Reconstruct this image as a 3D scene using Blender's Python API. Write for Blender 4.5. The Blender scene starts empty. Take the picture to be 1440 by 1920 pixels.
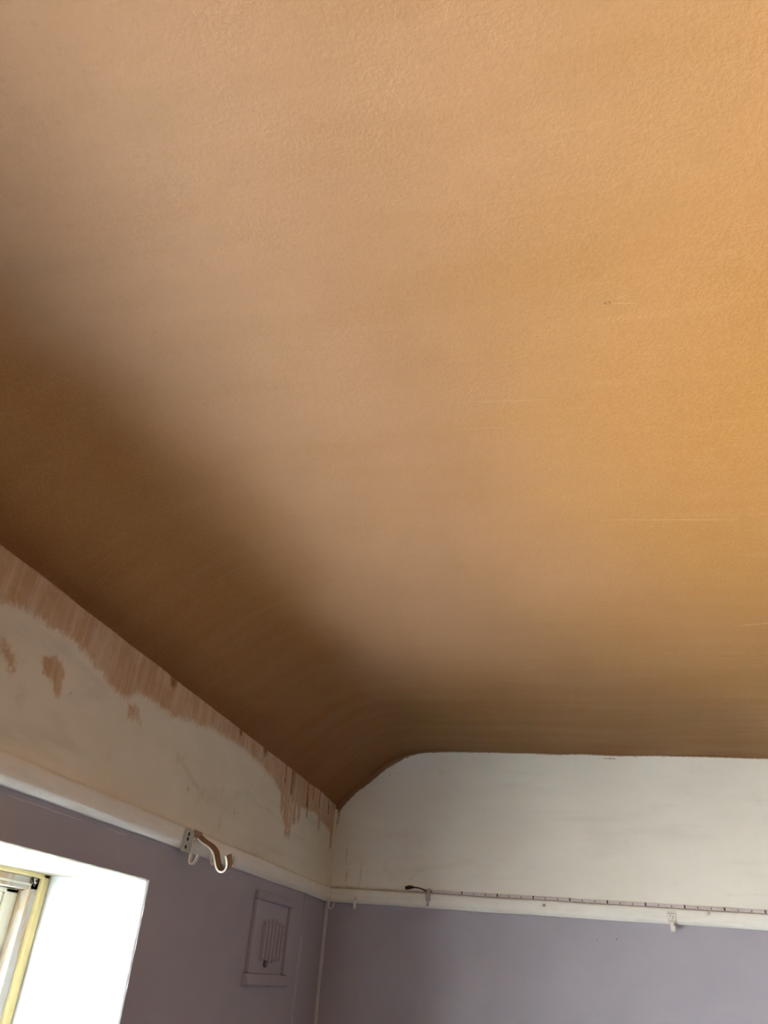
import bpy, bmesh, math, random
import numpy as np
from mathutils import Vector, Matrix, noise as mnoise

random.seed(4)
scene = bpy.context.scene
COL = scene.collection
EYE = 1.62                      # height of the lens above the floor; heights below are given from the lens

# ------------------------------------------------------------------ camera
RIGHT = Vector((0.964, 0.0, 0.0))
def camera():
    a, b, c, f = -0.2601, 0.5388, 0.0864, 1450.0
    r0 = Vector((math.cos(a), -math.sin(a), 0)); f0 = Vector((math.sin(a), math.cos(a), 0)); u0 = Vector((0, 0, 1))
    fw = math.cos(b) * f0 + math.sin(b) * u0
    up = math.cos(b) * u0 - math.sin(b) * f0
    r = math.cos(c) * r0 + math.sin(c) * up
    u = math.cos(c) * up - math.sin(c) * r0
    cd = bpy.data.cameras.new('camera'); cam = bpy.data.objects.new('camera', cd); COL.objects.link(cam)
    cd.sensor_fit = 'VERTICAL'; cd.sensor_height = 36.0; cd.lens = 36.0 * f / 1920.0
    cd.clip_start = 0.02; cd.clip_end = 200
    m = Matrix((r, u, -fw)).transposed().to_4x4()
    m.translation = Vector((0.884, -2.992, EYE))
    cam.matrix_world = m
    scene.camera = cam
camera()

# ------------------------------------------------------------------ daylight: sky above, sunlit ground below, through the window
world = bpy.data.worlds.new('daylight'); scene.world = world; world.use_nodes = True
wt = world.node_tree; wt.nodes.clear()
w_out = wt.nodes.new('ShaderNodeOutputWorld'); w_bg = wt.nodes.new('ShaderNodeBackground')
w_tc = wt.nodes.new('ShaderNodeTexCoord'); w_sep = wt.nodes.new('ShaderNodeSeparateXYZ'); w_ramp = wt.nodes.new('ShaderNodeValToRGB')
w_map = wt.nodes.new('ShaderNodeMapRange'); w_map.inputs[1].default_value = -1; w_map.inputs[2].default_value = 1
wt.links.new(w_tc.outputs['Generated'], w_sep.inputs[0]); wt.links.new(w_sep.outputs['Z'], w_map.inputs[0])
wt.links.new(w_map.outputs[0], w_ramp.inputs[0]); wt.links.new(w_ramp.outputs[0], w_bg.inputs[0]); wt.links.new(w_bg.outputs[0], w_out.inputs[0])
cr = w_ramp.color_ramp
cr.elements[0].position = 0.0; cr.elements[0].color = (0.55, 0.535, 0.505, 1)
cr.elements[1].position = 1.0; cr.elements[1].color = (0.70, 0.86, 1.10, 1)
for p_, c_ in ((0.32, (0.72, 0.71, 0.69, 1)), (0.47, (1.40, 1.43, 1.44, 1)), (0.53, (1.28, 1.36, 1.44, 1))):
    e_ = cr.elements.new(p_); e_.color = c_
w_bg.inputs[1].default_value = 9.0

# window opening in the left wall (metres; y along the wall, z from the lens)
WY0, WY1, WZ0, WZ1 = -2.62, -1.334, -0.78, 0.138
REV = 0.234                     # depth of the reveal

# glazed doors added unseen behind the viewer in the same wall, for more light
DY0, DY1, DZ0, DZ1 = -5.05, -3.15, -1.60, 0.138
def portal(y0, y1, z0, z1):     # marks the opening so the sky is sampled through it; gives no light of its own
    pl = bpy.data.lights.new('window_daylight', 'AREA'); pl.shape = 'RECTANGLE'
    pl.size = y1 - y0; pl.size_y = z1 - z0; pl.cycles.is_portal = True
    po = bpy.data.objects.new('window_daylight', pl); COL.objects.link(po)
    po.location = (-0.32, (y0 + y1) / 2, EYE + (z0 + z1) / 2)
    po.rotation_euler = Matrix(((0, 0, -1), (1, 0, 0), (0, -1, 0))).to_euler()
portal(WY0 + 0.02, WY1 - 0.02, WZ0 + 0.02, WZ1 - 0.01); portal(DY0, DY1, DZ0, DZ1)

vs = scene.view_settings
vs.view_transform = 'Standard'; vs.look = 'None'; vs.exposure = 3.8; vs.gamma = 1.0; vs.use_curve_mapping = False
scene.cycles.max_bounces = 16; scene.cycles.diffuse_bounces = 8; scene.cycles.transparent_max_bounces = 16
scene.cycles.sample_clamp_indirect = 6.0
scene.cycles.use_denoising = True

# ------------------------------------------------------------------ materials
class NT:
    def __init__(self, name):
        self.m = bpy.data.materials.new(name); self.m.use_nodes = True
        self.t = self.m.node_tree; self.b = self.t.nodes['Principled BSDF']
        self.co = self.n('ShaderNodeTexCoord').outputs['Object']
    def n(self, ty, **kw):
        nd = self.t.nodes.new(ty)
        for k, v in kw.items(): setattr(nd, k, v)
        return nd
    def link(self, a, b): self.t.links.new(a, b)
    def put(self, sock, v):
        if hasattr(v, 'is_linked') or isinstance(v, bpy.types.NodeSocket): self.link(v, sock)
        else: sock.default_value = v
    def mapped(self, scale=(1, 1, 1), rot=(0, 0, 0)):
        mp = self.n('ShaderNodeMapping'); self.link(self.co, mp.inputs[0])
        mp.inputs['Scale'].default_value = scale; mp.inputs['Rotation'].default_value = rot
        return mp.outputs[0]
    def noise(self, scale=5, detail=4, rough=0.55, vec=None, dist=0):
        nd = self.n('ShaderNodeTexNoise'); self.link(vec if vec is not None else self.co, nd.inputs['Vector'])
        nd.inputs['Scale'].default_value = scale; nd.inputs['Detail'].default_value = detail
        nd.inputs['Roughness'].default_value = rough; nd.inputs['Distortion'].default_value = dist
        return nd.outputs['Fac']
    def math(self, op, a, b=0.0, c=0.0, clamp=False):
        nd = self.n('ShaderNodeMath', operation=op); nd.use_clamp = clamp
        self.put(nd.inputs[0], a); self.put(nd.inputs[1], b); self.put(nd.inputs[2], c)
        return nd.outputs[0]
    def rng(self, v, a, b, c=0.0, d=1.0, smooth=True):
        nd = self.n('ShaderNodeMapRange'); nd.interpolation_type = 'SMOOTHSTEP' if smooth else 'LINEAR'
        self.put(nd.inputs[0], v)
        for i, x in enumerate((a, b, c, d)): self.put(nd.inputs[i + 1], x)
        return nd.outputs[0]
    def mix(self, f, a, b, mode='MIX'):
        nd = self.n('ShaderNodeMix', data_type='RGBA', blend_type=mode)
        self.put(nd.inputs[0], f)
        for s, v in ((nd.inputs[6], a), (nd.inputs[7], b)):
            if isinstance(v, tuple): v = (*v, 1) if len(v) == 3 else v
            self.put(s, v)
        return nd.outputs[2]
    def attr(self, name):
        nd = self.n('ShaderNodeAttribute', attribute_name=name); return nd
    def bump(self, h, strength=0.2, dist=0.002):
        nd = self.n('ShaderNodeBump'); nd.inputs['Strength'].default_value = strength; nd.inputs['Distance'].default_value = dist
        self.link(h, nd.inputs['Height']); self.link(nd.outputs[0], self.b.inputs['Normal'])
    def done(self, col, rough=0.6, spec=0.3, metal=0.0):
        if isinstance(col, tuple): col = (*col, 1) if len(col) == 3 else col
        self.put(self.b.inputs['Base Color'], col); self.put(self.b.inputs['Roughness'], rough)
        self.b.inputs['Specular IOR Level'].default_value = spec; self.b.inputs['Metallic'].default_value = metal
        return self.m

def mat_ceiling(name='skim_plaster', gain=1.0):
    k = NT(name)
    st = k.mapped((1.3, 9.0, 1.0), (0, 0, math.radians(2)))
    s1 = k.noise(1.6, 5, 0.6, st); s2 = k.noise(6.0, 4, 0.6, st)
    big = k.noise(1.1, 2, 0.5); grain = k.noise(210, 3, 0.6); speck = k.noise(95, 2, 0.6)
    sx = k.n('ShaderNodeSeparateXYZ'); k.link(k.co, sx.inputs[0])
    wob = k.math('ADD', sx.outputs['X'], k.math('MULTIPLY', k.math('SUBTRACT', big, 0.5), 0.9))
    pink_mask = k.math('MULTIPLY', k.rng(wob, 0.08, 0.36), k.rng(wob, 0.50, 1.30, 1.0, 0.0))      # lighter pink strip; darker orange in the cove carries its shade; orange further out
    pink_mask = k.math('MULTIPLY', pink_mask, k.rng(k.math('ADD', sx.outputs['Y'], k.math('MULTIPLY', big, 0.5)), -1.0, -0.1, 1.0, 0.0))  # pink fades to orange near the back wall, shade put into the colour
    orange_tone = k.mix(k.rng(wob, 0.12, 0.50), tuple(gain * v for v in (0.440, 0.178, 0.040)), tuple(gain * v for v in (0.445, 0.212, 0.056)))   # redder in the cove, its shade put into the colour
    c = k.mix(pink_mask, orange_tone, tuple(gain * v for v in (0.625, 0.350, 0.195)))
    c = k.mix(k.math('MULTIPLY', k.rng(s1, 0.42, 0.70), 0.22), c, tuple(gain * v for v in (0.47, 0.228, 0.068)))
    c = k.mix(k.math('MULTIPLY', k.rng(s2, 0.55, 0.75), 0.22), c, tuple(gain * v for v in (0.58, 0.325, 0.135)))
    c = k.mix(k.math('MULTIPLY', k.rng(speck, 0.58, 0.72), 0.16), c, (0.25, 0.125, 0.045))
    c = k.mix(k.math('MULTIPLY', k.rng(grain, 0.40, 0.66), 0.20), c, tuple(gain * v for v in (0.62, 0.355, 0.150)))
    h = k.math('ADD', k.math('MULTIPLY', grain, 0.7), k.math('MULTIPLY', s2, 0.8))
    k.bump(h, 0.42, 0.0022)
    return k.done(c, k.rng(s1, 0.3, 0.7, 0.62, 0.48), 0.25)

def mat_frieze(name, c1, c2, smudge):
    k = NT(name)
    at = k.attr('marks'); sep = k.n('ShaderNodeSeparateColor'); k.link(at.outputs['Color'], sep.inputs[0])
    smear, dirt_dark, drip = sep.outputs[0], sep.outputs[1], sep.outputs[2]
    n1 = k.noise(3.0, 5, 0.6, k.mapped((1, 1, 2))); n2 = k.noise(11, 4, 0.6); n3 = k.noise(75, 5, 0.7)
    n4 = k.noise(5, 4, 0.6, k.mapped((12, 12, 1.0)))
    n5 = k.noise(2.6, 4, 0.6, k.mapped((1, 1, 5.5), (math.radians(-14), math.radians(16), 0)), 0.3)
    c = k.mix(k.rng(n1, 0.35, 0.65), c1, c2)
    c = k.mix(k.math('MULTIPLY', k.rng(n5, 0.50, 0.72), smudge), c, tuple(0.72 * v for v in c2))
    c = k.mix(k.math('MULTIPLY', k.rng(n2, 0.58, 0.78), 0.25), c, (0.64, 0.58, 0.46))
    dd = k.math('MULTIPLY', k.rng(k.math('ADD', dirt_dark, k.math('MULTIPLY', k.math('SUBTRACT', n3, 0.5), k.math('MULTIPLY', dirt_dark, 2.2))), 0.05, 0.95), 0.75)
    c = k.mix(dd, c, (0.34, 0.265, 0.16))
    edge = k.math('ADD', smear, k.math('MULTIPLY', k.math('SUBTRACT', n3, 0.5), 0.50))
    edge = k.math('ADD', edge, k.math('MULTIPLY', k.math('SUBTRACT', n2, 0.5), 0.10))
    edge = k.math('ADD', edge, k.math('MULTIPLY', k.math('SUBTRACT', n4, 0.5), 0.22))
    f = k.rng(edge, 0.40, 0.60)
    sc = k.mix(k.rng(n4, 0.40, 0.66), (0.54, 0.335, 0.19), (0.66, 0.47, 0.31))
    sc = k.mix(k.math('MULTIPLY', k.rng(n3, 0.50, 0.7), 0.35), sc, (0.70, 0.54, 0.38))
    sc = k.mix(k.math('MULTIPLY', k.rng(n5, 0.45, 0.65), 0.45), sc, (0.50, 0.29, 0.16))
    c = k.mix(k.math('MULTIPLY', f, k.rng(n2, 0.3, 0.6, 0.70, 0.95)), c, sc)
    d2 = k.rng(k.math('ADD', drip, k.math('MULTIPLY', k.math('SUBTRACT', n3, 0.5), 0.5)), 0.34, 0.66)
    c = k.mix(k.math('MULTIPLY', d2, 0.90), c, (0.25, 0.090, 0.014))
    hh = k.math('ADD', k.math('MULTIPLY', f, 0.6), k.math('MULTIPLY', n3, 0.35))
    k.bump(hh, 0.30, 0.002)
    return k.done(c, 0.75, 0.2)

def mat_lilac():
    k = NT('lilac_emulsion')
    n1 = k.noise(2.2, 4, 0.6); n2 = k.noise(180, 3, 0.6); n3 = k.noise(16, 3, 0.6, k.mapped((1, 1, .35)))
    c = k.mix(k.rng(n1, 0.35, 0.65), (0.395, 0.375, 0.435), (0.425, 0.40, 0.455))
    c = k.mix(k.math('MULTIPLY', k.rng(n3, 0.60, 0.75), 0.22), c, (0.50, 0.47, 0.51))
    k.bump(k.math('ADD', n2, k.math('MULTIPLY', n3, 1.2)), 0.15, 0.0015)
    return k.done(c, 0.55, 0.3)

def mat_paint(name, c1, c2, rough=0.45, sc=(8, 8, 60), bump=0.12, spec=0.4, nscale=3.0):
    k = NT(name)
    n1 = k.noise(nscale, 4, 0.6, k.mapped(sc)); n2 = k.noise(40, 3, 0.6)
    c = k.mix(k.rng(k.math('ADD', k.math('MULTIPLY', n1, .6), k.math('MULTIPLY', n2, .4)), 0.38, 0.66), c1, c2)
    k.bump(n1, bump, 0.002)
    return k.done(c, rough, spec)

def mat_simple(name, c, rough=0.5, spec=0.4, metal=0.0, var=0.85, scale=60):
    k = NT(name)
    n = k.noise(scale, 3, 0.6)
    return k.done(k.mix(k.rng(n, 0.35, 0.65), c, tuple(v * var for v in c)), rough, spec, metal)

def mat_reveal():
    k = NT('white_reveal_paint')
    n1 = k.noise(6, 5, 0.6, k.mapped((1, 1, 5))); n2 = k.noise(55, 4, 0.65); n3 = k.noise(160, 2, 0.6)
    c = k.mix(k.rng(n1, 0.35, 0.7), (0.54, 0.565, 0.585), (0.60, 0.62, 0.64))
    k.bump(k.math('ADD', k.math('ADD', n1, k.math('MULTIPLY', n2, .5)), k.math('MULTIPLY', n3, .2)), 0.5, 0.006)
    return k.done(c, 0.5, 0.3)

def mat_head():
    k = NT('cream_speckled_soffit')
    n1 = k.noise(5, 3, 0.6); n2 = k.noise(110, 3, 0.7)
    c = k.mix(k.rng(n1, 0.4, 0.62), (0.40, 0.395, 0.375), (0.39, 0.35, 0.295))
    c = k.mix(k.math('MULTIPLY', k.rng(n2, 0.60, 0.70), 0.35), c, (0.36, 0.32, 0.25))
    k.bump(n2, 0.5, 0.004)
    return k.done(c, 0.65, 0.25)

def mat_flaking():
    k = NT('flaking_frame_paint')
    n1 = k.noise(14, 5, 0.65, k.mapped((1, 1, .25)), 1.0); n2 = k.noise(70, 4, 0.6)
    c = k.mix(k.rng(n1, 0.44, 0.54), (0.40, 0.39, 0.36), (0.40, 0.30, 0.19))
    c = k.mix(k.math('MULTIPLY', k.rng(n2, 0.66, 0.72), 0.6), c, (0.35, 0.27, 0.18))
    k.bump(k.rng(n1, 0.50, 0.54), 0.4, 0.002)
    return k.done(c, 0.55, 0.3)

def mat_glass():
    k = NT('window_glass')
    tr = k.n('ShaderNodeBsdfTransparent'); gl = k.n('ShaderNodeBsdfGlossy'); mx = k.n('ShaderNodeMixShader')
    tr.inputs[0].default_value = (0.95, 0.97, 0.96, 1); gl.inputs['Roughness'].default_value = 0.03
    fr = k.n('ShaderNodeFresnel'); fr.inputs[0].default_value = 1.45
    k.link(k.math('MULTIPLY', fr.outputs[0], 0.8), mx.inputs[0]); k.link(tr.outputs[0], mx.inputs[1]); k.link(gl.outputs[0], mx.inputs[2])
    k.link(mx.outputs[0], k.t.nodes['Material Output'].inputs[0])
    return k.m

def mat_floor():
    k = NT('darkened_floorboards')
    w = k.n('ShaderNodeTexBrick'); k.link(k.mapped((1, 1, 1), (0, 0, math.radians(90))), w.inputs[0])
    w.inputs['Scale'].default_value = 1; w.inputs['Brick Width'].default_value = 2.4; w.inputs['Row Height'].default_value = 0.14
    w.inputs['Mortar Size'].default_value = 0.002
    w.inputs['Color1'].default_value = (0.040, 0.026, 0.017, 1); w.inputs['Color2'].default_value = (0.030, 0.019, 0.012, 1); w.inputs['Mortar'].default_value = (0.03, 0.02, 0.01, 1)  # unseen boards kept dark to limit bounced light
    g = k.noise(4, 5, 0.6, k.mapped((30, 1, 1)))
    c = k.mix(k.math('MULTIPLY', g, 0.5), w.outputs[0], (0.02, 0.012, 0.008))
    return k.done(c, 0.5, 0.4)

M = {}
M['panel'] = mat_paint('dark_low_bounce', (0.050, 0.047, 0.047), (0.042, 0.040, 0.040), 0.6, (14, 14, 1.0), 0.15, 0.2)  # unseen walls kept dark so little light bounces into the cove
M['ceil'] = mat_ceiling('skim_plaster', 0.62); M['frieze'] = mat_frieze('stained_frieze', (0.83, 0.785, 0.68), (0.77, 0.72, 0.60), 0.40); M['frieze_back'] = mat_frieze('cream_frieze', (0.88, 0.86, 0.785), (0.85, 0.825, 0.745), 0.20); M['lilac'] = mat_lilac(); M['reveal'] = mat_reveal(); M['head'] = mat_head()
M['ridge'] = mat_simple('dry_plaster_smear', (0.360, 0.205, 0.092), 0.6, 0.25, 0, 0.92)
M['nick'] = mat_simple('damp_plaster_nick', (0.25, 0.14, 0.06), 0.6, 0.25)
M['rail'] = mat_paint('chipped_cream_gloss', (0.90, 0.885, 0.835), (0.85, 0.83, 0.765), 0.4, (3, 3, 40), 0.12, 0.4, 2.5)
M['hook'] = mat_paint('painted_hook_white', (0.84, 0.82, 0.75), (0.76, 0.73, 0.65), 0.4, (20, 20, 20), 0.1)
M['steel'] = mat_simple('zinc_plate', (0.52, 0.52, 0.50), 0.42, 0.5, 0.35)
M['strap'] = mat_paint('brown_worn_strap', (0.36, 0.235, 0.14), (0.27, 0.17, 0.095), 0.4, (20, 20, 20), 0.1)
M['rust'] = mat_simple('rusty_hole', (0.05, 0.035, 0.025), 0.8, 0.1)
M['yellow'] = mat_paint('yellow_gloss_frame', (0.62, 0.515, 0.235), (0.56, 0.46, 0.20), 0.3, (30, 30, 2), 0.08, 0.5)
M['flake'] = mat_flaking()
M['cream'] = mat_paint('cream_sash_paint', (0.66, 0.65, 0.54), (0.62, 0.60, 0.48), 0.35, (30, 30, 2), 0.06)
M['gasket'] = mat_simple('dark_gasket', (0.06, 0.055, 0.05), 0.6, 0.3)
M['glass'] = mat_glass(); M['floor'] = mat_floor()
M['brown'] = mat_simple('brown_wire', (0.05, 0.03, 0.022), 0.5, 0.3)
M['black'] = mat_simple('black_plastic', (0.012, 0.011, 0.011), 0.5, 0.3)
M['tape'] = mat_simple('led_tape_white', (0.74, 0.68, 0.69), 0.4, 0.4, 0, 0.9)
M['chip'] = mat_simple('led_chip_face', (0.20, 0.16, 0.16), 0.4, 0.5)
M['copper'] = mat_simple('solder_pad_brown', (0.10, 0.07, 0.065), 0.5, 0.5)
M['clear'] = mat_simple('grubby_grey_plastic', (0.46, 0.44, 0.40), 0.35, 0.5)
M['caulk'] = mat_paint('pale_lilac_caulk', (0.60, 0.57, 0.61), (0.56, 0.53, 0.58), 0.5, (20, 20, 4), 0.1)
M['caulk2'] = mat_paint('cream_caulk', (0.80, 0.75, 0.65), (0.74, 0.69, 0.58), 0.6, (20, 20, 4), 0.1)

# ------------------------------------------------------------------ mesh helpers (all in room coordinates, z measured from the lens)
def link_mesh(name, verts, faces, mat, parent=None, smooth=False, bevel=0):
    org = parent_origin(parent)
    me = bpy.data.meshes.new(name)
    me.from_pydata([(v[0] - org[0], v[1] - org[1], v[2] + EYE - org[2]) for v in verts], [], faces); me.update()
    bm = bmesh.new(); bm.from_mesh(me); bmesh.ops.recalc_face_normals(bm, faces=bm.faces); bm.to_mesh(me); bm.free()
    if smooth: me.polygons.foreach_set('use_smooth', [True] * len(me.polygons))
    me.materials.append(mat)
    o = bpy.data.objects.new(name, me); COL.objects.link(o)
    if parent: o.parent = parent
    if bevel:
        md = o.modifiers.new('bevel', 'BEVEL'); md.width = bevel; md.segments = 2; md.limit_method = 'ANGLE'
    return o
def parent_origin(p):
    v = Vector((0, 0, 0))
    while p: v += p.location; p = p.parent
    return v
class MB:
    def __init__(self): self.v = []; self.f = []
    def add(self, v, f):
        n = len(self.v); self.v += [tuple(p) for p in v]; self.f += [tuple(i + n for i in q) for q in f]; return self
    def box(self, x0, x1, y0, y1, z0, z1):
        v = [(x, y, z) for x in (x0, x1) for y in (y0, y1) for z in (z0, z1)]
        return self.add(v, [(0, 1, 3, 2), (4, 6, 7, 5), (0, 4, 5, 1), (2, 3, 7, 6), (0, 2, 6, 4), (1, 5, 7, 3)])
    def prism(self, prof, axis, a, b):      # prof: closed list of (p, q); axis 'y': (x,z), axis 'x': (y,z), axis 'z': (x,y)
        def P(p, q, t): return {'y': (p, t, q), 'x': (t, p, q), 'z': (p, q, t)}[axis]
        n = len(prof); v = [P(p, q, a) for p, q in prof] + [P(p, q, b) for p, q in prof]
        f = [(i, (i + 1) % n, n + (i + 1) % n, n + i) for i in range(n)] + [tuple(range(n - 1, -1, -1)), tuple(range(n, 2 * n))]
        return self.add(v, f)
    def strip(self, path, w, th):           # flat strap: path of its near edge, width vector, thickness
        path = [Vector(p) for p in path]; w = Vector(w); n = len(path); v = []
        for i, p in enumerate(path):
            t = (path[min(i + 1, n - 1)] - path[max(i - 1, 0)]).normalized()
            nn = t.cross(w).normalized() * th / 2
            v += [p - nn, p + nn, p + w + nn, p + w - nn]
        f = [(4 * i + j, 4 * i + (j + 1) % 4, 4 * i + 4 + (j + 1) % 4, 4 * i + 4 + j) for i in range(n - 1) for j in range(4)]
        f += [(0, 1, 2, 3), tuple(4 * (n - 1) + j for j in (3, 2, 1, 0))]
        return self.add(v, f)
    def tube(self, path, r, k=8):
        path = [Vector(p) for p in path]; n = len(path); v = []
        for i, p in enumerate(path):
            t = (path[min(i + 1, n - 1)] - path[max(i - 1, 0)]).normalized()
            a = t.cross(Vector((0.13, 0.31, 0.94))).normalized(); b = t.cross(a)
            rr = r[i] if isinstance(r, (list, tuple)) else r
            v += [p + rr * (math.cos(2 * math.pi * j / k) * a + math.sin(2 * math.pi * j / k) * b) for j in range(k)]
        f = [(k * i + j, k * i + (j + 1) % k, k * i + k + (j + 1) % k, k * i + k + j) for i in range(n - 1) for j in range(k)]
        f += [tuple(range(k - 1, -1, -1)), tuple(k * (n - 1) + j for j in range(k))]
        return self.add(v, f)
    def build(self, name, mat, parent=None, smooth=False, bevel=0):
        return link_mesh(name, self.v, self.f, mat, parent, smooth, bevel)
def spline(pts, sub=5):
    pts = [Vector(p) for p in pts]; out = []
    for i in range(len(pts) - 1):
        p0, p1, p2, p3 = pts[max(i - 1, 0)], pts[i], pts[i + 1], pts[min(i + 2, len(pts) - 1)]
        for s in range(sub):
            t = s / sub
            out.append(0.5 * ((2 * p1) + (p2 - p0) * t + (2 * p0 - 5 * p1 + 4 * p2 - p3) * t * t + (3 * p1 - p0 - 3 * p2 + p3) * t ** 3))
    return out + [pts[-1]]
def tag(o, label=None, cat=None, group=None, kind=None):
    if label: o['label'] = label
    if cat: o['category'] = cat
    if group: o['group'] = group
    if kind: o['kind'] = kind
    return o
def thing(name, loc, label, cat, group=None):
    o = bpy.data.objects.new(name, None); COL.objects.link(o); o.location = (loc[0], loc[1], loc[2] + EYE); o.empty_display_size = 0.02
    return tag(o, label, cat, group)
def nz(x, y, z=0.0): return mnoise.noise(Vector((x, y, z)))

RX, RY = 4.3, -5.5             # right wall, rear wall
FL = -EYE
ZR0, ZR1 = 0.214, 0.258         # picture rail
ZC = 0.758                      # flat ceiling

# ------------------------------------------------------------------ ceiling with its cove
PROF = [(0.0, 0.552), (0.04, 0.589), (0.08, 0.624), (0.12, 0.658), (0.16, 0.690), (0.205, 0.719), (0.265, 0.742), (0.335, 0.7535), (0.402, 0.7575), (0.5, ZC)]
_pf = spline([(x, 0, z) for x, z in PROF], 6)
PX = np.array([p.x for p in _pf]); PZ = np.array([p.z for p in _pf])
def ceil_z(x, y):
    z = float(np.interp(x, PX, PZ)) if x >= 0 else 0.552 + x * 0.97
    z -= 0.008 * math.exp(y / 0.12) * max(0.0, 1 - x / 0.3)
    z += 0.0022 * nz(x * 1.7, y * 1.3, 1.0) + 0.0011 * nz(x * 5, y * 3, 4.0)
    if x < 0.06: z += 0.0035 * nz(y * 7, 3.0, 9.0) + 0.0015 * nz(y * 26, 5.0, 2.0)
    if y > -0.05: z += 0.0020 * nz(x * 9, 7.0, 3.0)
    return z
def ceiling():
    xs = [-0.03, -0.015] + list(np.arange(0, 0.5, 0.0125)) + list(np.linspace(0.5, RX + 0.03, 46))
    ys = list(np.linspace(RY - 0.03, -0.6, 110)) + list(np.linspace(-0.58, 0.03, 40))
    v = [(x, y, ceil_z(x, min(y, 0))) for y in ys for x in xs]; n = len(xs)
    f = [(j * n + i, j * n + i + 1, j * n + n + i + 1, j * n + n + i) for j in range(len(ys) - 1) for i in range(n - 1)]
    m = len(v); v += [(x, y, ZC + 0.12) for y in ys for x in xs]
    f += [(m + a, m + d, m + c, m + b) for a, b, c, d in list(f)]
    ring = [i for i in range(n)] + [j * n + n - 1 for j in range(1, len(ys))] + [(len(ys) - 1) * n + i for i in range(n - 2, -1, -1)] + [j * n for j in range(len(ys) - 2, 0, -1)]
    f += [(ring[i], ring[(i + 1) % len(ring)], m + ring[(i + 1) % len(ring)], m + ring[i]) for i in range(len(ring))]
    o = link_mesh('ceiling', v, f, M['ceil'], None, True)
    md = o.modifiers.new('edges', 'EDGE_SPLIT'); md.split_angle = math.radians(50)
    tag(o, 'freshly skimmed orange-pink plaster ceiling curving down into the left wall', None, None, 'structure')
    # raised trowel smears left on the skim
    for k, (x0, y0, x1, y1, w) in enumerate([(0.726, -2.073, 0.885, -2.062, 0.0055), (0.716, -2.008, 0.812, -2.001, 0.0050), (1.268, -1.184, 1.40, -1.212, 0.008), (0.962, -2.247, 0.998, -2.240, 0.0034), (0.966, -2.252, 0.984, -2.260, 0.003), (0.70, -1.80, 0.92, -1.785, 0.004), (0.95, -1.70, 1.20, -1.68, 0.005), (0.72, -1.32, 1.0, -1.30, 0.007)]):
        a, b = Vector((x0, y0, 0)), Vector((x1, y1, 0)); d = b - a; nrm = Vector((-d.y, d.x, 0)).normalized(); vv = []; ff = []; N = 16
        for i in range(N + 1):
            t = i / N; p = a + d * t + nrm * 0.0012 * nz(t * 6, k * 3.0); hw = w * (math.sin(math.pi * min(1, max(0.02, t))) ** 0.6) * (0.7 + 0.3 * nz(t * 8, k))
            for s, hgt in ((-1, 0.0003), (0, -0.0003), (1, 0.0003)):
                q = p + nrm * hw * s; vv.append((q.x, q.y, ceil_z(q.x, q.y) + hgt))
        ff = [(3 * i + j, 3 * i + j + 1, 3 * i + 4 + j, 3 * i + 3 + j) for i in range(N) for j in range(2)]
        link_mesh('trowel_ridge', vv, ff, M['ridge'], o, True)
    # small popped nick with a raised rim
    c = Vector((0.956, -2.2485)); vv = []; ff = []; K = 14
    for r, h in ((0.0036, 0.0003), (0.0027, -0.0009), (0.0018, -0.0003), (0.0007, 0.0006)):
        for j in range(K):
            a = 2 * math.pi * j / K; x, y = c.x + 1.5 * r * math.cos(a), c.y + 0.8 * r * math.sin(a); vv.append((x, y, ceil_z(x, y) + h))
    ff = [(K * i + j, K * i + (j + 1) % K, K * i + K + (j + 1) % K, K * i + K + j) for i in range(3) for j in range(K)] + [tuple(3 * K + j for j in range(K))]
    link_mesh('plaster_nick', vv, ff, M['nick'], o, True)
ceiling()

# ------------------------------------------------------------------ marks on the frieze: plaster smears with a shape of their own
def poly_sd(P, poly):           # signed distance, positive inside
    poly = np.array(poly, float); d = np.full(len(P), 1e9); inside = np.zeros(len(P), bool); n = len(poly)
    for i in range(n):
        a, b = poly[i], poly[(i + 1) % n]; ab = b - a
        t = np.clip(((P - a) @ ab) / (ab @ ab), 0, 1)[:, None]; d = np.minimum(d, np.linalg.norm(P - a - t * ab, axis=1))
        c = ((a[1] > P[:, 1]) != (b[1] > P[:, 1])) & (P[:, 0] < (b[0] - a[0]) * (P[:, 1] - a[1]) / (b[1] - a[1] + 1e-12) + a[0])
        inside ^= c
    return np.where(inside, d, -d)
def seg_d(P, a, b):
    a, b = np.array(a, float), np.array(b, float); ab = b - a
    t = np.clip(((P - a) @ ab) / (ab @ ab), 0, 1)[:, None]; return np.linalg.norm(P - a - t * ab, axis=1)
def grid_slab(name, us, zs, to3, marks, mat, parent, back):
    v = [to3(u, z, 0) for z in zs for u in us]; n = len(us); nzs = len(zs)
    f = [(j * n + i, j * n + i + 1, j * n + n + i + 1, j * n + n + i) for j in range(nzs - 1) for i in range(n - 1)]
    m = len(v); c4 = [(us[0], zs[0]), (us[-1], zs[0]), (us[-1], zs[-1]), (us[0], zs[-1])]
    v += [to3(u, z, back) for u, z in c4]
    f += [(m, m + 1, m + 2, m + 3), tuple([m + 1, m] + list(range(0, n))), tuple([m + 3, m + 2] + [(nzs - 1) * n + i for i in range(n - 1, -1, -1)]),
          tuple([m + 2, m + 1] + [j * n + n - 1 for j in range(nzs)]), tuple([m, m + 3] + [j * n for j in range(nzs - 1, -1, -1)])]
    o = link_mesh(name, v, f, mat, parent)
    at = o.data.color_attributes.new('marks', 'FLOAT_COLOR', 'POINT')
    buf = np.zeros((len(v), 4), np.float32); buf[:m] = marks; buf[:, 3] = 1
    at.data.foreach_set('color', buf.ravel())
    return o

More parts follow.
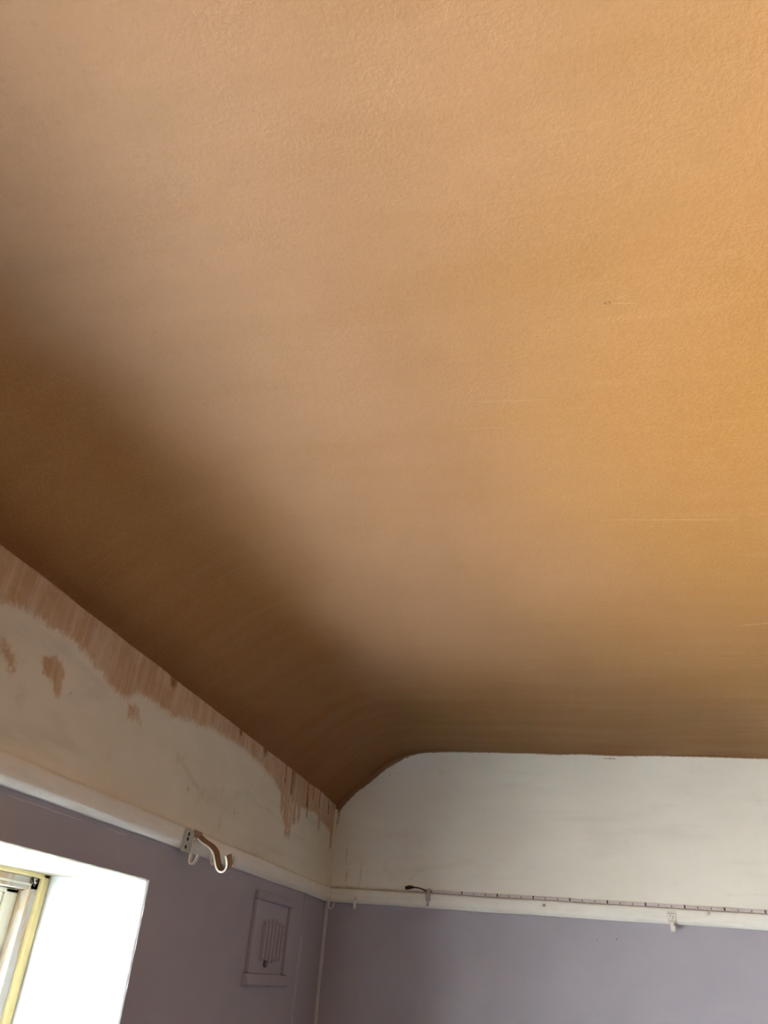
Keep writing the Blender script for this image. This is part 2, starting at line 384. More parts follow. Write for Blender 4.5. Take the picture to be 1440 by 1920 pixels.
# ------------------------------------------------------------------ left wall with the window opening
XO = -0.36
def wall_left():
    b = MB()
    b.box(XO, 0, RY, DY0, FL, ZR1 - 0.02).box(XO, 0, DY1, WY0, FL, ZR1 - 0.02).box(XO, 0, DY0, DY1, FL, DZ0).box(XO, 0, DY0, DY1, DZ1, ZR1 - 0.02).box(XO, 0, WY1, 0.0, FL, ZR1 - 0.02).box(XO, 0, WY0, WY1, FL, WZ0).box(XO, 0, WY0, WY1, WZ1, ZR1 - 0.02)
    b.box(XO, -0.004, RY, 0.0, ZR1 - 0.02, 0.60)
    w = b.build('wall_left', M['lilac']); tag(w, 'left wall, lilac below the picture rail, with a deep window opening', None, None, 'structure')
    ys = np.concatenate([np.arange(RY, -2.2, 0.05), np.arange(-2.2, 0.0001, 0.007)]); ys[-1] = 0.0
    zs = np.linspace(ZR1 - 0.02, 0.60, 66)
    Y, Z = np.meshgrid(ys, zs); P = np.stack([Y.ravel(), Z.ravel()], 1)
    ky = [-6.0, -2.3, -2.017, -1.938, -1.888, -1.816, -1.744, -1.65, -1.594, -1.545, -1.37, -1.168, -0.984, -0.79, -0.70, -0.62, -0.45, -0.36, -0.25, -0.18, -0.12, -0.05, 0.0]
    kz = [0.47, 0.47, 0.470, 0.486, 0.481, 0.490, 0.476, 0.452, 0.448, 0.476, 0.475, 0.505, 0.512, 0.500, 0.486, 0.462, 0.455, 0.462, 0.472, 0.458, 0.455, 0.44, 0.428]
    d = P[:, 1] - np.interp(P[:, 0], ky, kz)
    blob = [(-1.878, .425), (-1.862, .438), (-1.84, .444), (-1.825, .440), (-1.805, .424), (-1.806, .410), (-1.803, .397), (-1.799, .380), (-1.816, .381), (-1.826, .395), (-1.834, .401), (-1.864, .404)]
    arc = [(-1.995, .424), (-1.959, .413), (-1.938, .398), (-1.930, .382), (-1.945, .376), (-1.958, .390), (-1.98, .400)]
    p3 = [(-1.585, .445), (-1.535, .450), (-1.505, .413), (-1.53, .418), (-1.57, .410)]
    sd = np.maximum.reduce([d, poly_sd(P, blob) * 1.6, poly_sd(P, arc) * 1.0 - 0.002, poly_sd(P, p3) - 0.004])
    for y, zb_, w_ in [(-0.60, .42, .014), (-0.565, .40, .016), (-0.535, .365, .016), (-0.505, .36, .012), (-0.475, .41, .014), (-0.43, .43, .014), (-0.03, .40, .016), (-0.20, .435, .014)]:
        sd = np.maximum(sd, w_ - seg_d(P, (y - 0.01, .50), (y + 0.008, zb_)))
    smear = np.clip(0.5 + sd / 0.09, 0, 1)
    dirt_dark = np.zeros(len(P))
    for y, z, r in [(-0.947, .342, .007), (-0.923, .350, .005), (-1.242, .342, .008), (-1.123, .341, .010), (-1.322, .388, .012), (-0.534, .491, .010), (-1.774, .398, .004), (-1.16, .352, .016), (-1.03, .30, .02), (-1.25, .375, .015), (-1.18, .33, .012), (-1.29, .40, .012), (-1.6, .33, .012), (-1.9, .35, .02)]:
        q = P - np.array([y, z]); dirt_dark = np.maximum(dirt_dark, np.exp(-((q[:, 0] / r) ** 2 + (q[:, 1] / (r * 1.3)) ** 2)) * (0.6 if r < 0.0095 else 0.32))
    for a, bb, w_, s in [((-1.33, .40), (-1.16, .345), .010, .35), ((-1.03, .44), (-1.05, .36), .003, .4), ((-1.185, .40), (-1.19, .30), .003, .35), ((-0.80, .47), (-0.82, .40), .003, .35)]:
        dirt_dark = np.maximum(dirt_dark, s * np.exp(-(seg_d(P, a, bb) / w_) ** 2))
    dirt_dark = np.maximum(dirt_dark, 0.55 * np.exp(-np.maximum(0, P[:, 1] - ZR1 - 0.003) / 0.004))  # darker line just above the rail
    dirt_dark = np.maximum(dirt_dark, 0.5 * np.exp(-np.abs(P[:, 0]) / 0.006))  # darker line down the wall corner
    drip = np.zeros(len(P))
    for y, z0, z1, w_ in [(-0.60, .56, .50, .012), (-0.53, .55, .485, .020), (-0.505, .55, .46, .007), (-0.36, .55, .475, .014), (-0.345, .50, .44, .010), (-0.22, .545, .50, .012), (-0.10, .545, .50, .014), (-0.30, .55, .51, .010), (-1.0, .555, .545, .02), (-1.42, .556, .545, .03), (-0.8, .556, .546, .03)]:
        drip = np.maximum(drip, 0.62 * np.exp(-(seg_d(P, (y, z0), (y + .006, z1)) / w_) ** 2))
    drip = np.maximum(drip, 0.55 * np.exp(-np.maximum(0, 0.551 - P[:, 1]) / 0.0035))
    g = grid_slab('frieze', list(ys), list(zs), lambda u, z, t: (-t, u, z), np.stack([smear, dirt_dark, drip, np.ones(len(P))], 1), M['frieze'], w, 0.0035)
    tag(g, 'pale frieze band smeared with brown plaster along the top')
    # plaster reveals, a few millimetres proud and uneven, painted white
    def skin(name, U, V, fn, mat):
        us, vs2 = np.linspace(0, 1, U), np.linspace(0, 1, V); v = []; f = []
        for t in (0, 1):
            for q in vs2:
                for p in us: v.append(fn(p, q, t))
        for t in (0, 1):
            o_ = t * U * V
            f += [(o_ + j * U + i, o_ + j * U + i + 1, o_ + j * U + U + i + 1, o_ + j * U + U + i) for j in range(V - 1) for i in range(U - 1)]
        ring = list(range(U)) + [j * U + U - 1 for j in range(1, V)] + [(V - 1) * U + i for i in range(U - 2, -1, -1)] + [j * U for j in range(V - 2, 0, -1)]
        f += [(ring[i], ring[(i + 1) % len(ring)], U * V + ring[(i + 1) % len(ring)], U * V + ring[i]) for i in range(len(ring))]
        return link_mesh(name, v, f, mat, w, True)
    def jam(sgn, y):
        def fn(p, q, t):
            x = -REV - 0.01 + p * (REV + 0.0100); z = WZ0 + q * (WZ1 - WZ0)
            th = 0.005 + 0.0018 * nz(x * 14, z * 9, 2) + 0.0009 * nz(x * 45, z * 30, 5)
            th *= min(1.0, (1.0 - p) / 0.05)
            if p > 0.97: x += 0.0012 * nz(z * 30, 4.0, 1) + 0.0008 * nz(z * 80, 2.0)
            return (x, y + sgn * (th if t else -0.004 * min(1.0, (1.0 - p) / 0.05 + 0.05)), z)
        return fn
    tag(skin('window_reveal', 26, 120, jam(-1, WY1), M['reveal']), 'rough white painted side of the deep window recess')
    skin('window_reveal', 12, 40, jam(1, WY0), M['reveal'])
    def hd(p, q, t):
        x = -REV - 0.01 + p * (REV + 0.0100); y = WY0 + q * (WY1 - WY0)
        th = 0.004 + 0.0014 * nz(x * 14, y * 9, 8) + 0.0008 * nz(x * 45, y * 40, 5)
        th *= min(1.0, (1.0 - p) / 0.05)
        if p > 0.97: x += 0.0010 * nz(y * 30, 9.0, 1) + 0.0008 * nz(y * 90, 2.0)
        return (x, y, WZ1 - (th if t else -0.004 * min(1.0, (1.0 - p) / 0.05 + 0.05)))
    tag(skin('recess_soffit', 26, 140, hd, M['head']), 'cream speckled underside of the window recess')
    MB().box(-REV - 0.02, 0.03, WY0 - 0.03, WY1 + 0.03, WZ0 - 0.022, WZ0 + 0.004).build('window_board', M['rail'], w, False, 0.006)
wall_left()
for y0_, y1_, z_ in ((-1.86, -1.63, 0.2035), (-1.55, -1.47, 0.2050)):
    pth = [(0.0004, y0_ + (y1_ - y0_) * i / 24, z_ + 0.0012 * nz(i * 0.4, 3.0)) for i in range(25)]
    MB().tube(pth, [0.0003 + 0.0008 * math.sin(math.pi * i / 24) ** 0.5 for i in range(25)], 6).build('paint_ridge', M['caulk'], bpy.data.objects['wall_left'], True)

# ------------------------------------------------------------------ back wall
def wall_back():
    b = MB(); b.box(-0.36, RX + 0.2, 0.0, 0.2, FL, ZR1 - 0.02).box(-0.36, RX + 0.2, 0.004, 0.2, ZR1 - 0.02, ZC + 0.1)
    w = b.build('wall_back', M['lilac']); tag(w, 'back wall, lilac below the picture rail and cream above', None, None, 'structure')
    xs = np.concatenate([np.arange(0, 1.75, 0.0065), np.linspace(1.75, RX, 30)]); zs = np.linspace(ZR1 - 0.02, ZC + 0.03, 84)
    X, Z = np.meshgrid(xs, zs); P = np.stack([X.ravel(), Z.ravel()], 1)
    zc = np.array([ceil_z(x, 0.0) for x in xs]); dn = np.interp(P[:, 0], xs, zc) - P[:, 1]
    slope = np.gradient(zc, xs); dn = dn / np.sqrt(1 + np.interp(P[:, 0], xs, slope) ** 2)
    wid = np.interp(P[:, 0], [0, .03, .08, .12, .18, .22, .28, .33, .45, .9, 1.0, 1.1, 1.6, 2.7], [.030, .022, .016, .020, .018, .013, .009, .006, .0042, .0045, .0065, .0045, .0045, .004])
    drip = 0.95 * np.clip(0.5 + (wid - dn) / 0.018, 0, 1)
    for a, bb, w_, s in [((.195, .692), (.245, .722), .006, .62), ((.262, .735), (.264, .728), .006, .7), ((.95, .745), (1.04, .742), .004, .6), ((1.1, .747), (1.13, .745), .003, .55), ((1.24, .735), (1.25, .73), .003, .4), ((.75, .75), (.85, .75), .003, .5), ((.02, .53), (.004, .46), .010, .55)]:
        drip = np.maximum(drip, s * np.exp(-(seg_d(P, a, bb) / w_) ** 2))
    smear = 0.20 * np.exp(-np.maximum(0, dn - wid) / 0.02) + 0.0 * dn
    dirt_dark = np.zeros(len(P))
    for a, bb, w_, s in [((.055, .41), (.068, .27), .0028, .6), ((.113, .385), (.119, .27), .0025, .5), ((.05, .30), (.30, .325), .020, .20), ((.30, .33), (.52, .37), .016, .22), ((.05, .42), (.34, .46), .022, .16), ((.30, .30), (.34, .34), .010, .25), ((.20, .665), (.205, .66), .004, .6), ((.235, .672), (.236, .668), .004, .6), ((.80, .31), (.83, .30), .006, .2), ((1.05, .50), (1.12, .45), .012, .14), ((1.36, .31), (1.5, .32), .006, .25), ((.60, .50), (.61, .49), .004, .3), ((.90, .345), (.905, .34), .004, .3), ((.86, .44), (.98, .62), .03, .08), ((.47, .28), (.60, .36), .03, .14)]:
        dirt_dark = np.maximum(dirt_dark, s * np.exp(-(seg_d(P, a, bb) / w_) ** 2))
    dirt_dark = np.maximum(dirt_dark, 0.9 * np.exp(-np.maximum(0, P[:, 1] - ZR1 - 0.004) / 0.005))  # line above the rail: dirt, with the shadow of the gap painted in
    g = grid_slab('frieze', list(xs), list(zs), lambda u, z, t: (u, t, z), np.stack([smear, dirt_dark, drip, np.ones(len(P))], 1), M['frieze_back'], w, 0.0035)
    tag(g, 'cream frieze band edged with orange plaster along the curved ceiling')
    def bead(z0, z1, r, mat, nm, dx):
        v = []; f = []; N = 60; K = 5
        for i in range(N + 1):
            z = z0 + (z1 - z0) * i / N
            for j in range(K):
                a = math.pi / 2 * j / (K - 1); rr = r * (1 + 0.25 * nz(z * 9, dx, 3) + .12 * nz(z * 40, dx, 1))
                v.append((rr * (1 - math.sin(a)) - 0.0005, -rr * (1 - math.cos(a)) + 0.0005, z))
        f = [(K * i + j, K * i + j + 1, K * i + K + j + 1, K * i + K + j) for i in range(N) for j in range(K - 1)]
        return link_mesh(nm, v, f, mat, w, True)
    tag(bead(FL, ZR0 + 0.004, 0.012, M['caulk'], 'corner_bead', 1), 'thin pale bead of filler down the wall corner')
    bead(ZR1 - 0.006, 0.53, 0.012, M['caulk2'], 'corner_bead', 2)
wall_back()

tag(MB().box(RX, RX + 0.2, RY - 0.2, 0.2, FL, ZC + 0.1).build('wall_right', M['panel']), 'right wall outside the view, kept dark to limit bounced light', None, None, 'structure')
tag(MB().box(-0.36, RX + 0.2, RY - 0.2, RY, FL, ZC + 0.1).build('wall_rear', M['panel']), 'wall behind the viewer, kept dark to limit bounced light', None, None, 'structure')
tag(MB().box(-0.36, RX + 0.2, RY - 0.2, 0.2, FL - 0.1, FL).build('floor', M['floor']), 'wooden floor below the view, kept dark to limit bounced light', None, None, 'structure')

# ------------------------------------------------------------------ picture rails
RP = [(0.0, ZR1 + 0.001), (0.013, ZR1 + 0.001), (0.0165, ZR1 - 0.002), (0.018, ZR1 - 0.006), (0.018, ZR0 + 0.013), (0.0165, ZR0 + 0.008), (0.0115, ZR0 + 0.003), (0.009, ZR0), (0.0, ZR0)]
def rail(name, axis, a, b, label):
    N = 120; v = []; f = []; n = len(RP)
    for i in range(N + 1):
        t = a + (b - a) * i / N
        for j, (p, q) in enumerate(RP):
            q2 = q + 0.0012 * nz(t * 6, j * 0.3, 2 if axis == 'y' else 6); p2 = p + (0.0008 * nz(t * 9, j * .4, 3) if p > 0.001 else -0.002)
            v.append((p2, t, q2) if axis == 'y' else (t, -p2, q2))
    f = [(n * i + j, n * i + (j + 1) % n, n * i + n + (j + 1) % n, n * i + n + j) for i in range(N) for j in range(n)] + [tuple(range(n)), tuple(n * N + j for j in range(n - 1, -1, -1))]
    o = link_mesh(name, v, f, M['rail'], None, True); md = o.modifiers.new('edges', 'EDGE_SPLIT'); md.split_angle = math.radians(35)
    return tag(o, label, None, None, 'structure')
rail('trim_1', 'y', RY, 0.0, 'chipped cream wooden picture rail along the left wall above the window')
rail('trim_2', 'x', 0.0, RX, 'chipped cream wooden picture rail along the back wall')

# ------------------------------------------------------------------ window in the left wall
def window():
    w = bpy.data.objects.new('window_1', None); COL.objects.link(w); w.location = (-REV, (WY0 + WY1) / 2, WZ0 + EYE)
    tag(w, 'bright window with yellow painted frame set deep in the left wall', None, None, 'structure')
    xf = -0.232
    # yellow outer casing: jambs, head, sill
    def jambs(y0, y1, x0, x1, z0, z1, nm, mat, bev=0.003):
        for s in (0, 1):
            ya, yb = (y0, y1) if s == 0 else (WY0 + WY1 - y1, WY0 + WY1 - y0)
            MB().box(x0, x1, ya, yb, z0, z1).build(nm, mat, w, False, bev)
    jambs(-1.368, -1.338, -0.31, xf, WZ0, WZ1, 'frame_jamb', M['yellow'], 0.006)
    MB().box(-0.31, xf, WY0 + 0.004, -1.338, 0.124, 0.1355).build('frame_head', M['yellow'], w, False, 0.003)
    MB().box(-0.31, xf, WY0 + 0.004, -1.338, WZ0 + 0.004, WZ0 + 0.05).build('frame_sill', M['yellow'], w, False, 0.004)
    # flaking inner lining of the frame
    jambs(-1.394, -1.366, -0.30, -0.2385, WZ0 + 0.05, 0.124, 'inner_lining', M['flake'], 0.002)
    MB().box(-0.30, -0.2385, WY0 + 0.06, -1.366, 0.100, 0.1245).build('inner_lining', M['flake'], w, False, 0.002)
    MB().tube([(-0.2375, WY0 + 0.06, 0.110), (-0.2375, -1.394, 0.110)], 0.0022, 8).build('head_bead', M['cream'], w, True)
    # two casements, each with stiles, rails, glazing beads, gasket and a pane
    ym = (WY0 + WY1) / 2
    for k, (ya, yb) in enumerate(((ym + 0.004, -1.3945), (WY0 + WY1 + 1.3945, ym - 0.004))):
        s = MB()
        s.box(-0.298, -0.262, yb - 0.041, yb, WZ0 + 0.05, 0.099).box(-0.298, -0.262, ya, ya + 0.041, WZ0 + 0.05, 0.099)
        s.box(-0.298, -0.262, ya, yb, 0.090, 0.099).box(-0.298, -0.262, ya, yb, WZ0 + 0.05, WZ0 + 0.12)
        sash = s.build('sash', M['cream'], w, False, 0.002)
        g = MB(); z0, z1 = WZ0 + 0.12, 0.090
        g.box(-0.290, -0.269, yb - 0.045, yb - 0.041, z0, z1).box(-0.290, -0.269, ya + 0.041, ya + 0.045, z0, z1)
        g.build('gasket', M['gasket'], sash)
        bd = MB(); bd.box(-0.292, -0.264, yb - 0.069, yb - 0.045, z0, z1).box(-0.292, -0.264, ya + 0.045, ya + 0.069, z0, z1)
        bd.build('glazing_bead', M['cream'], sash, False, 0.002)
        MB().box(-0.284, -0.281, ya + 0.06, yb - 0.06, z0, z1).build('pane', M['glass'], sash)
    # corroded catch in the top corner of the frame
    c = MB(); c.tube([(-0.2385, -1.391, 0.117), (-0.2300, -1.391, 0.117)], 0.0055, 12).build('catch', M['steel'], w, True)
    MB().tube([(-0.2300, -1.391, 0.117), (-0.2285, -1.391, 0.117)], 0.0028, 10).build('catch_screw', M['rust'], w, True)
    MB().strip(spline([(-0.2355, -1.402, 0.121), (-0.231, -1.397, 0.112), (-0.2355, -1.386, 0.106)], 4), (0.0, 0.004, 0.003), 0.0015).build('catch_arm', M['rust'], w)
window()
def added_doors():
    w = bpy.data.objects.new('added_window_2', None); COL.objects.link(w); w.location = (-0.25, (DY0 + DY1) / 2, DZ0 + EYE)
    tag(w, 'tall glazed doors added in the left wall behind the viewer for more light', None, None, 'structure')
    ym = (DY0 + DY1) / 2
    for y0, y1 in ((DY0, DY0 + 0.05), (DY1 - 0.05, DY1)): MB().box(-0.31, -0.24, y0, y1, DZ0, DZ1).build('frame_jamb', M['cream'], w, False, 0.004)
    MB().box(-0.31, -0.24, DY0 + 0.05, DY1 - 0.05, DZ1 - 0.05, DZ1).build('frame_head', M['cream'], w, False, 0.004)
    for y0, y1 in ((DY0 + 0.052, ym - 0.002), (ym + 0.002, DY1 - 0.052)):
        b = MB().box(-0.30, -0.255, y0, y0 + 0.06, DZ0 + 0.005, DZ1 - 0.052).box(-0.30, -0.255, y1 - 0.06, y1, DZ0 + 0.005, DZ1 - 0.052)
        b.box(-0.30, -0.255, y0 + 0.06, y1 - 0.06, DZ0 + 0.005, DZ0 + 0.13).box(-0.30, -0.255, y0 + 0.06, y1 - 0.06, DZ1 - 0.112, DZ1 - 0.052)
        lf = b.build('door_leaf', M['cream'], w, False, 0.003)
        MB().box(-0.280, -0.277, y0 + 0.055, y1 - 0.055, DZ0 + 0.125, DZ1 - 0.107).build('pane', M['glass'], lf)
added_doors()

# ------------------------------------------------------------------ big curtain-pole bracket on the left rail
def bracket():
    t = thing('curtain_bracket', (0.018, -1.23, ZR0), 'large cream strap bracket with an S-shaped cup hook on the left picture rail', 'bracket')
    y0, y1, z0, z1 = -1.256, -1.206, 0.207, 0.2475
    prof = [(y0, z0), (y1, z0), (y1, z1)] + [((y0 + y1) / 2 + 0.025 * math.cos(a), z1 + 0.011 * math.sin(a)) for a in np.linspace(0, math.pi, 9)[1:-1]] + [(y0, z1)]
    MB().prism(prof, 'x', 0.0185, 0.0215).build('back_plate', M['steel'], t, False, 0.0008)
    for y, z in ((-1.235, 0.245), (-1.237, 0.2345), (-1.240, 0.217)):
        MB().tube([(0.0212, y, z), (0.0222, y, z)], 0.0042, 12).build('screw', M['rust'], t, True)
    MB().box(0.0185, 0.0225, y1 - 0.001, -1.166, 0.243, 0.2595).build('fold', M['strap'], t, False, 0.001)
    path = spline([(0.020, -1.19, 0.2445), (0.036, -1.19, 0.234), (0.053, -1.19, 0.226), (0.063, -1.19, 0.2185), (0.0700, -1.19, 0.210), (0.0760, -1.19, 0.195), (0.0815, -1.19, 0.183), (0.088, -1.19, 0.1765), (0.0965, -1.19, 0.1745), (0.1035, -1.19, 0.1785), (0.1065, -1.19, 0.187), (0.1045, -1.19, 0.198), (0.0995, -1.19, 0.2085)], 5)
    st = MB().strip(path, (0, 0.027, 0.0085), 0.0040).build('cup_strap', M['strap'], t)
    st.data.materials.append(M['hook'])
    for i, pg in enumerate(st.data.polygons):
        if i < 4 * (len(path) - 1) and i % 2 == 0: pg.material_index = 1        # cream edges: window light on the strap put into the colour
bracket()

# ------------------------------------------------------------------ small J picture hooks
def jhook(origin, axis, w, z_top, z_bot, out, label, mat='hook', group='picture rail hooks', lean=0.0, th=0.0036, plate=True):
    # origin = (coordinate along the wall); axis 'l' left wall, 'b' back wall
    def P(o_, s, z): return (o_, s, z) if axis == 'l' else (s, -o_, z)
    s0 = origin
    t = thing('picture_hook', P(0.019, s0, z_bot), label, 'hook', group)
    prof = [(0.0195, z_top), (0.0205, (z_top + z_bot) / 2), (0.0205 - lean, z_bot + 0.010), (0.0225 - lean, z_bot + 0.002), (0.028, z_bot), (0.0195 + out * .75, z_bot + 0.006), (0.0195 + out, z_bot + 0.020)]
    wv = (0, w, 0.001) if axis == 'l' else (w, 0, 0)
    MB().strip(spline([P(o_, s0 - w / 2, z) for o_, z in prof], 4), wv, th).build('strap', M[mat], t, False, 0.0005)
    if plate:
        a, b_, n1 = s0 - w * 0.75, s0 + w * 0.75, MB()
        pr = [(a, z_top - 0.018), (b_, z_top - 0.018), (b_, z_top - 0.003), (b_ - 0.003, z_top), (a + 0.003, z_top), (a, z_top - 0.003)]
        if axis == 'l': n1.prism(pr, 'x', 0.0182, 0.0205)
        else: n1.prism(pr, 'y', 0, 1); n1.v = [(p[0], -0.0182 - 0.0023 * p[1], p[2]) for p in n1.v]
        n1.build('plate', M[mat], t, False, 0.0006)
        sc = MB(); p = P(0.0203, s0, z_top - 0.009); q = P(0.0222, s0, z_top - 0.009); sc.tube([p, q], 0.003, 10); sc.build('screw', M['steel'], t, True)
    return t
jhook(-1.204, 'l', 0.012, 0.244, 0.186, 0.020, 'pale J-shaped picture hook tucked beside the large strap bracket')
jhook(-1.088, 'l', 0.008, 0.236, 0.200, 0.014, 'small pale hook seen just behind the large strap bracket')
jhook(-0.955, 'l', 0.012, 0.243, 0.212, 0.012, 'short cream hook on the left rail beyond the bracket cup')
jhook(-0.036, 'l', 0.013, 0.226, 0.190, 0.020, 'cream J-shaped picture hook in the corner where both rails meet')
jhook(0.112, 'b', 0.009, 0.236, 0.196, 0.010, 'small stained hook on the back rail nearest the corner')

def back_hook():
    t = thing('picture_hook', (1.177, -0.018, 0.192), 'white perforated picture hook on the back rail below the light strip', 'hook', 'picture rail hooks')
    pr = [(1.1655, 0.216), (1.1885, 0.216), (1.191, 0.246), (1.186, 0.2525), (1.167, 0.2525), (1.162, 0.246)]
    n = MB(); n.prism(pr, 'y', 0, 1); n.v = [(p[0], -0.0182 - 0.003 * p[1], p[2]) for p in n.v]; n.build('plate', M['hook'], t, False, 0.0008)
    for x, z in ((1.170, 0.2445), (1.177, 0.2445), (1.184, 0.2445), (1.173, 0.2375), (1.182, 0.2355), (1.179, 0.230)):
        MB().tube([(x, -0.0205, z), (x, -0.0217, z)], 0.0016, 8).build('hole', M['copper'], t)
    MB().strip(spline([(1.169, -0.0215, 0.224), (1.169, -0.027, 0.216), (1.1695, -0.031, 0.204), (1.170, -0.034, 0.194), (1.170, -0.040, 0.190), (1.170, -0.047, 0.1945), (1.170, -0.049, 0.206)], 4), (0.0125, 0, 0), 0.003).build('tongue', M['hook'], t, False, 0.0008)
back_hook()

# ------------------------------------------------------------------ light strip lying along the back rail
def led():
    t = thing('light_strip', (0.372, -0.006, ZR1), 'narrow light strip with dark marks lying along the top of the back rail', 'light strip')
    x1 = RX - 0.02; N = 60; z0, z1 = ZR1 + 0.0045, ZR1 + 0.0145
    v = []; f = []
    def off(x): return 0.0007 * nz(x * 5, 2.0) , 0.0009 * nz(x * 3, 6.0)
    xs = np.linspace(0.378, x1, N + 1)
    for x in xs:
        a, b = off(x)
        v += [(x, -0.0105 + a, z0 + b), (x, -0.0065 + a, z1 + b), (x, -0.0050 + a, z1 + b), (x, -0.0090 + a, z0 + b)]
    f = [(4 * i + j, 4 * i + (j + 1) % 4, 4 * i + 4 + (j + 1) % 4, 4 * i + 4 + j) for i in range(N) for j in range(4)] + [(0, 1, 2, 3), tuple(4 * N + j for j in (3, 2, 1, 0))]
    link_mesh('tape', v, f, M['tape'], t)
    k = 0; x = 0.978 - 0.1222 * 4.0; me1 = me2 = None
    org = parent_origin(t)
    while x < x1 - 0.02:
        a, b = off(x); big = k % 3 == 0
        m_ = me1 if big else me2
        if m_ is None:
            hw, hh = (0.0022, 0.0050) if big else (0.0014, 0.0032)
            bb = MB().box(-hw, hw, -0.0010, 0.0010, -hh, hh); m_ = bpy.data.meshes.new('mark'); m_.from_pydata(bb.v, [], bb.f); m_.update()
            m_.materials.append(M['copper'] if big else M['chip'])
            if big: me1 = m_
            else: me2 = m_
        o = bpy.data.objects.new('solder_joint' if big else 'led_chip', m_); COL.objects.link(o); o.parent = t
        o.location = Vector((x, -0.0088 + a, (z0 + z1) / 2 + b - (0 if big else 0.0012) + EYE)) - org
        o.rotation_euler = (-0.38, 0, 0)
        x += 0.1222 / 3; k += 1
    MB().tube(spline([(0.318, -0.020, 0.2765), (0.335, -0.0195, 0.2755), (0.352, -0.017, 0.2715), (0.366, -0.012, 0.2675), (0.382, -0.009, 0.2670)], 4), 0.0017, 8).build('lead_wire', M['brown'], t, True)
    MB().tube(spline([(0.318, -0.022, 0.2745), (0.337, -0.021, 0.2735), (0.353, -0.018, 0.2695), (0.366, -0.013, 0.2660), (0.382, -0.010, 0.2655)], 4), 0.0015, 8).build('lead_wire', M['brown'], t, True)
    MB().tube([(0.290, -0.0205, 0.2715), (0.2925, -0.0205, 0.2722), (0.300, -0.0205, 0.2740), (0.309, -0.0205, 0.2755), (0.316, -0.0205, 0.2757), (0.321, -0.0205, 0.2757)], [0.0045, 0.0058, 0.0066, 0.0062, 0.0045, 0.0025], 8).build('plug', M['black'], t)
    # grey clip over the rail that holds the end of the strip
    c = thing('cable_clip', (0.372, -0.019, 0.222), 'grey plastic clip over the back rail at the end of the light strip', 'clip')
    MB().strip(spline([(0.3665, -0.0125, 0.2735), (0.3665, -0.0175, 0.271), (0.3665, -0.0205, 0.262), (0.3665, -0.0207, 0.245), (0.3668, -0.0209, 0.236)], 4), (0.0135, 0, 0), 0.002).build('clip_plate', M['clear'], c, False, 0.0005)
    MB().strip(spline([(0.369, -0.0209, 0.238), (0.369, -0.0225, 0.226), (0.369, -0.026, 0.2195), (0.369, -0.030, 0.2225)], 4), (0.0065, 0, 0), 0.002).build('clip_tongue', M['clear'], c, False, 0.0005)
led()

# ------------------------------------------------------------------ pins in the back rail, plugged holes in the lilac wall
def pin(x, z, r, l, mat, label):
    t = thing('rail_pin', (x, -0.018, z), label, 'pin', 'pins in the back rail')
    MB().tube([(x, -0.017, z), (x, -0.018 - l, z - 0.001)], r * 0.55, 8).build('shank', M['steel'], t, True)
    MB().tube([(x, -0.018 - l, z - 0.001), (x, -0.0185 - l, z - 0.001), (x, -0.0200 - l, z - 0.0012), (x, -0.0208 - l, z - 0.0012)], [r * .7, r, r, r * .6], 10).build('head', M[mat], t, True)
pin(0.769, 0.2455, 0.0042, 0.006, 'clear', 'grey pin head in the middle of the back rail')
pin(1.286, 0.2500, 0.0055, 0.008, 'hook', 'white pin head in the back rail near the perforated hook')
def plugged(x, z, r, label):
    t = thing('wall_plug', (x, 0, z), label, 'wall plug', 'plugged holes in the lilac wall')
    MB().tube([(x, 0.003, z), (x, -0.0008, z), (x, -0.0014, z)], [r, r, r * .75], 12).build('rim', M['clear'], t, True)
    MB().tube([(x, -0.0012, z), (x, -0.0019, z)], r * 0.5, 10).build('screw', M['chip'], t, True)
plugged(0.9375, 0.1545, 0.0036, 'faint plugged hole in the lilac back wall, left of the pair')
plugged(0.9990, 0.1600, 0.0045, 'darker plugged hole in the lilac back wall, right of the pair')

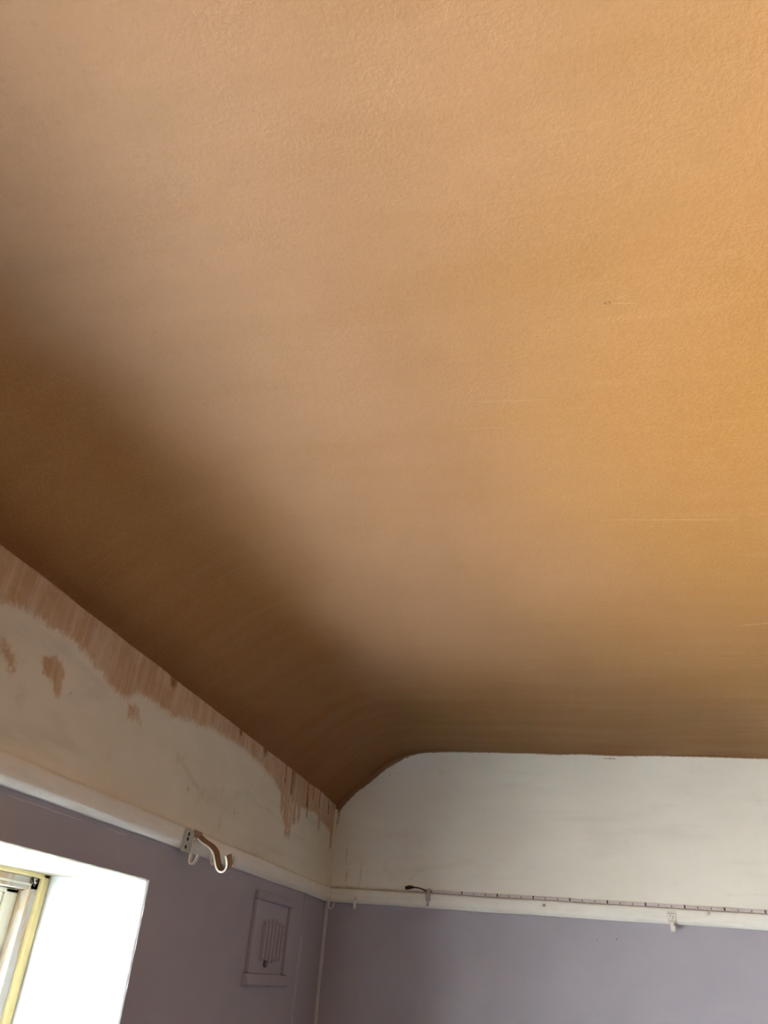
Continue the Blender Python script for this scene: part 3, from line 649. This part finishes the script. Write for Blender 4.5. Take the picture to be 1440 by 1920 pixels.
# ------------------------------------------------------------------ painted-over wall vent and trunking on the left wall
def vent():
    t = thing('wall_vent', (0, -0.55, -0.052), 'lilac painted-over air vent with vertical slots, on the left wall below the rail', 'vent')
    y0, y1, z0, z1 = -0.712, -0.385, -0.020, 0.182
    L = M['lilac']
    def bar(ya, yb, za, zb, nm, d=0.013): MB().box(-0.002, d, ya, yb, za, zb).build(nm, L, t, False, 0.004)
    bar(y0, y1, 0.160, z1, 'frame_bar'); bar(y0, y0 + 0.022, z0, 0.160, 'frame_bar'); bar(y1 - 0.036, y1, z0, 0.160, 'frame_bar')
    MB().prism([(-0.002, -0.050), (0.010, -0.050), (0.020, -0.046), (0.020, -0.040), (0.013, -0.021), (-0.002, -0.019)], 'y', y0 - 0.014, y1 + 0.004).build('sill', L, t, False, 0.002)
    MB().box(-0.002, 0.0035, y0 + 0.02, y1 - 0.034, z0, 0.162).build('face_plate', L, t)
    for i in range(6):
        y = -0.625 + i * 0.030
        MB().prism([(0.003, 0), (0.0105, 0.005), (0.0105, 0.0125), (0.003, 0.018)], 'z', 0.005 + 0.004 * abs(i - 2.5), 0.118 - 0.004 * abs(i - 2.5))
        b = MB().prism([(0.003, y), (0.014, y + 0.003), (0.014, y + 0.013), (0.003, y + 0.021)], 'z', 0.006 + 0.004 * abs(i - 2.5), 0.120 - 0.004 * abs(i - 2.5))
        b.build('louvre', L, t, False, 0.0015)
    MB().tube([(0.003, -0.572, 0.005), (0.010, -0.572, 0.005), (0.012, -0.572, 0.005)], [0.010, 0.009, 0.006], 12).build('knob', M['chip'], t, True)
vent()
def trunking():
    n = 40; prof = [(0.0, -0.022), (0.0016, -0.014), (0.0032, 0.0), (0.0016, 0.014), (0.0, 0.022)]; v = []; f = []
    for i in range(n + 1):
        z = FL + (ZR0 + 0.002 - FL) * i / n
        for x, y in prof: v.append((x - (0.001 if x == 0 else 0), -0.247 + y + 0.004 * nz(z * 2, 3.0), z))
    k = len(prof); f = [(k * i + j, k * i + (j + 1) % k, k * i + k + (j + 1) % k, k * i + k + j) for i in range(n) for j in range(k)] + [tuple(range(k)), tuple(k * n + j for j in range(k - 1, -1, -1))]
    o = thing('cable_trunking', (0, -0.247, FL), 'slim lilac painted cable cover running down the left wall beside the corner', 'trunking')
    link_mesh('cover', v, f, M['lilac'], o, True)
trunking()
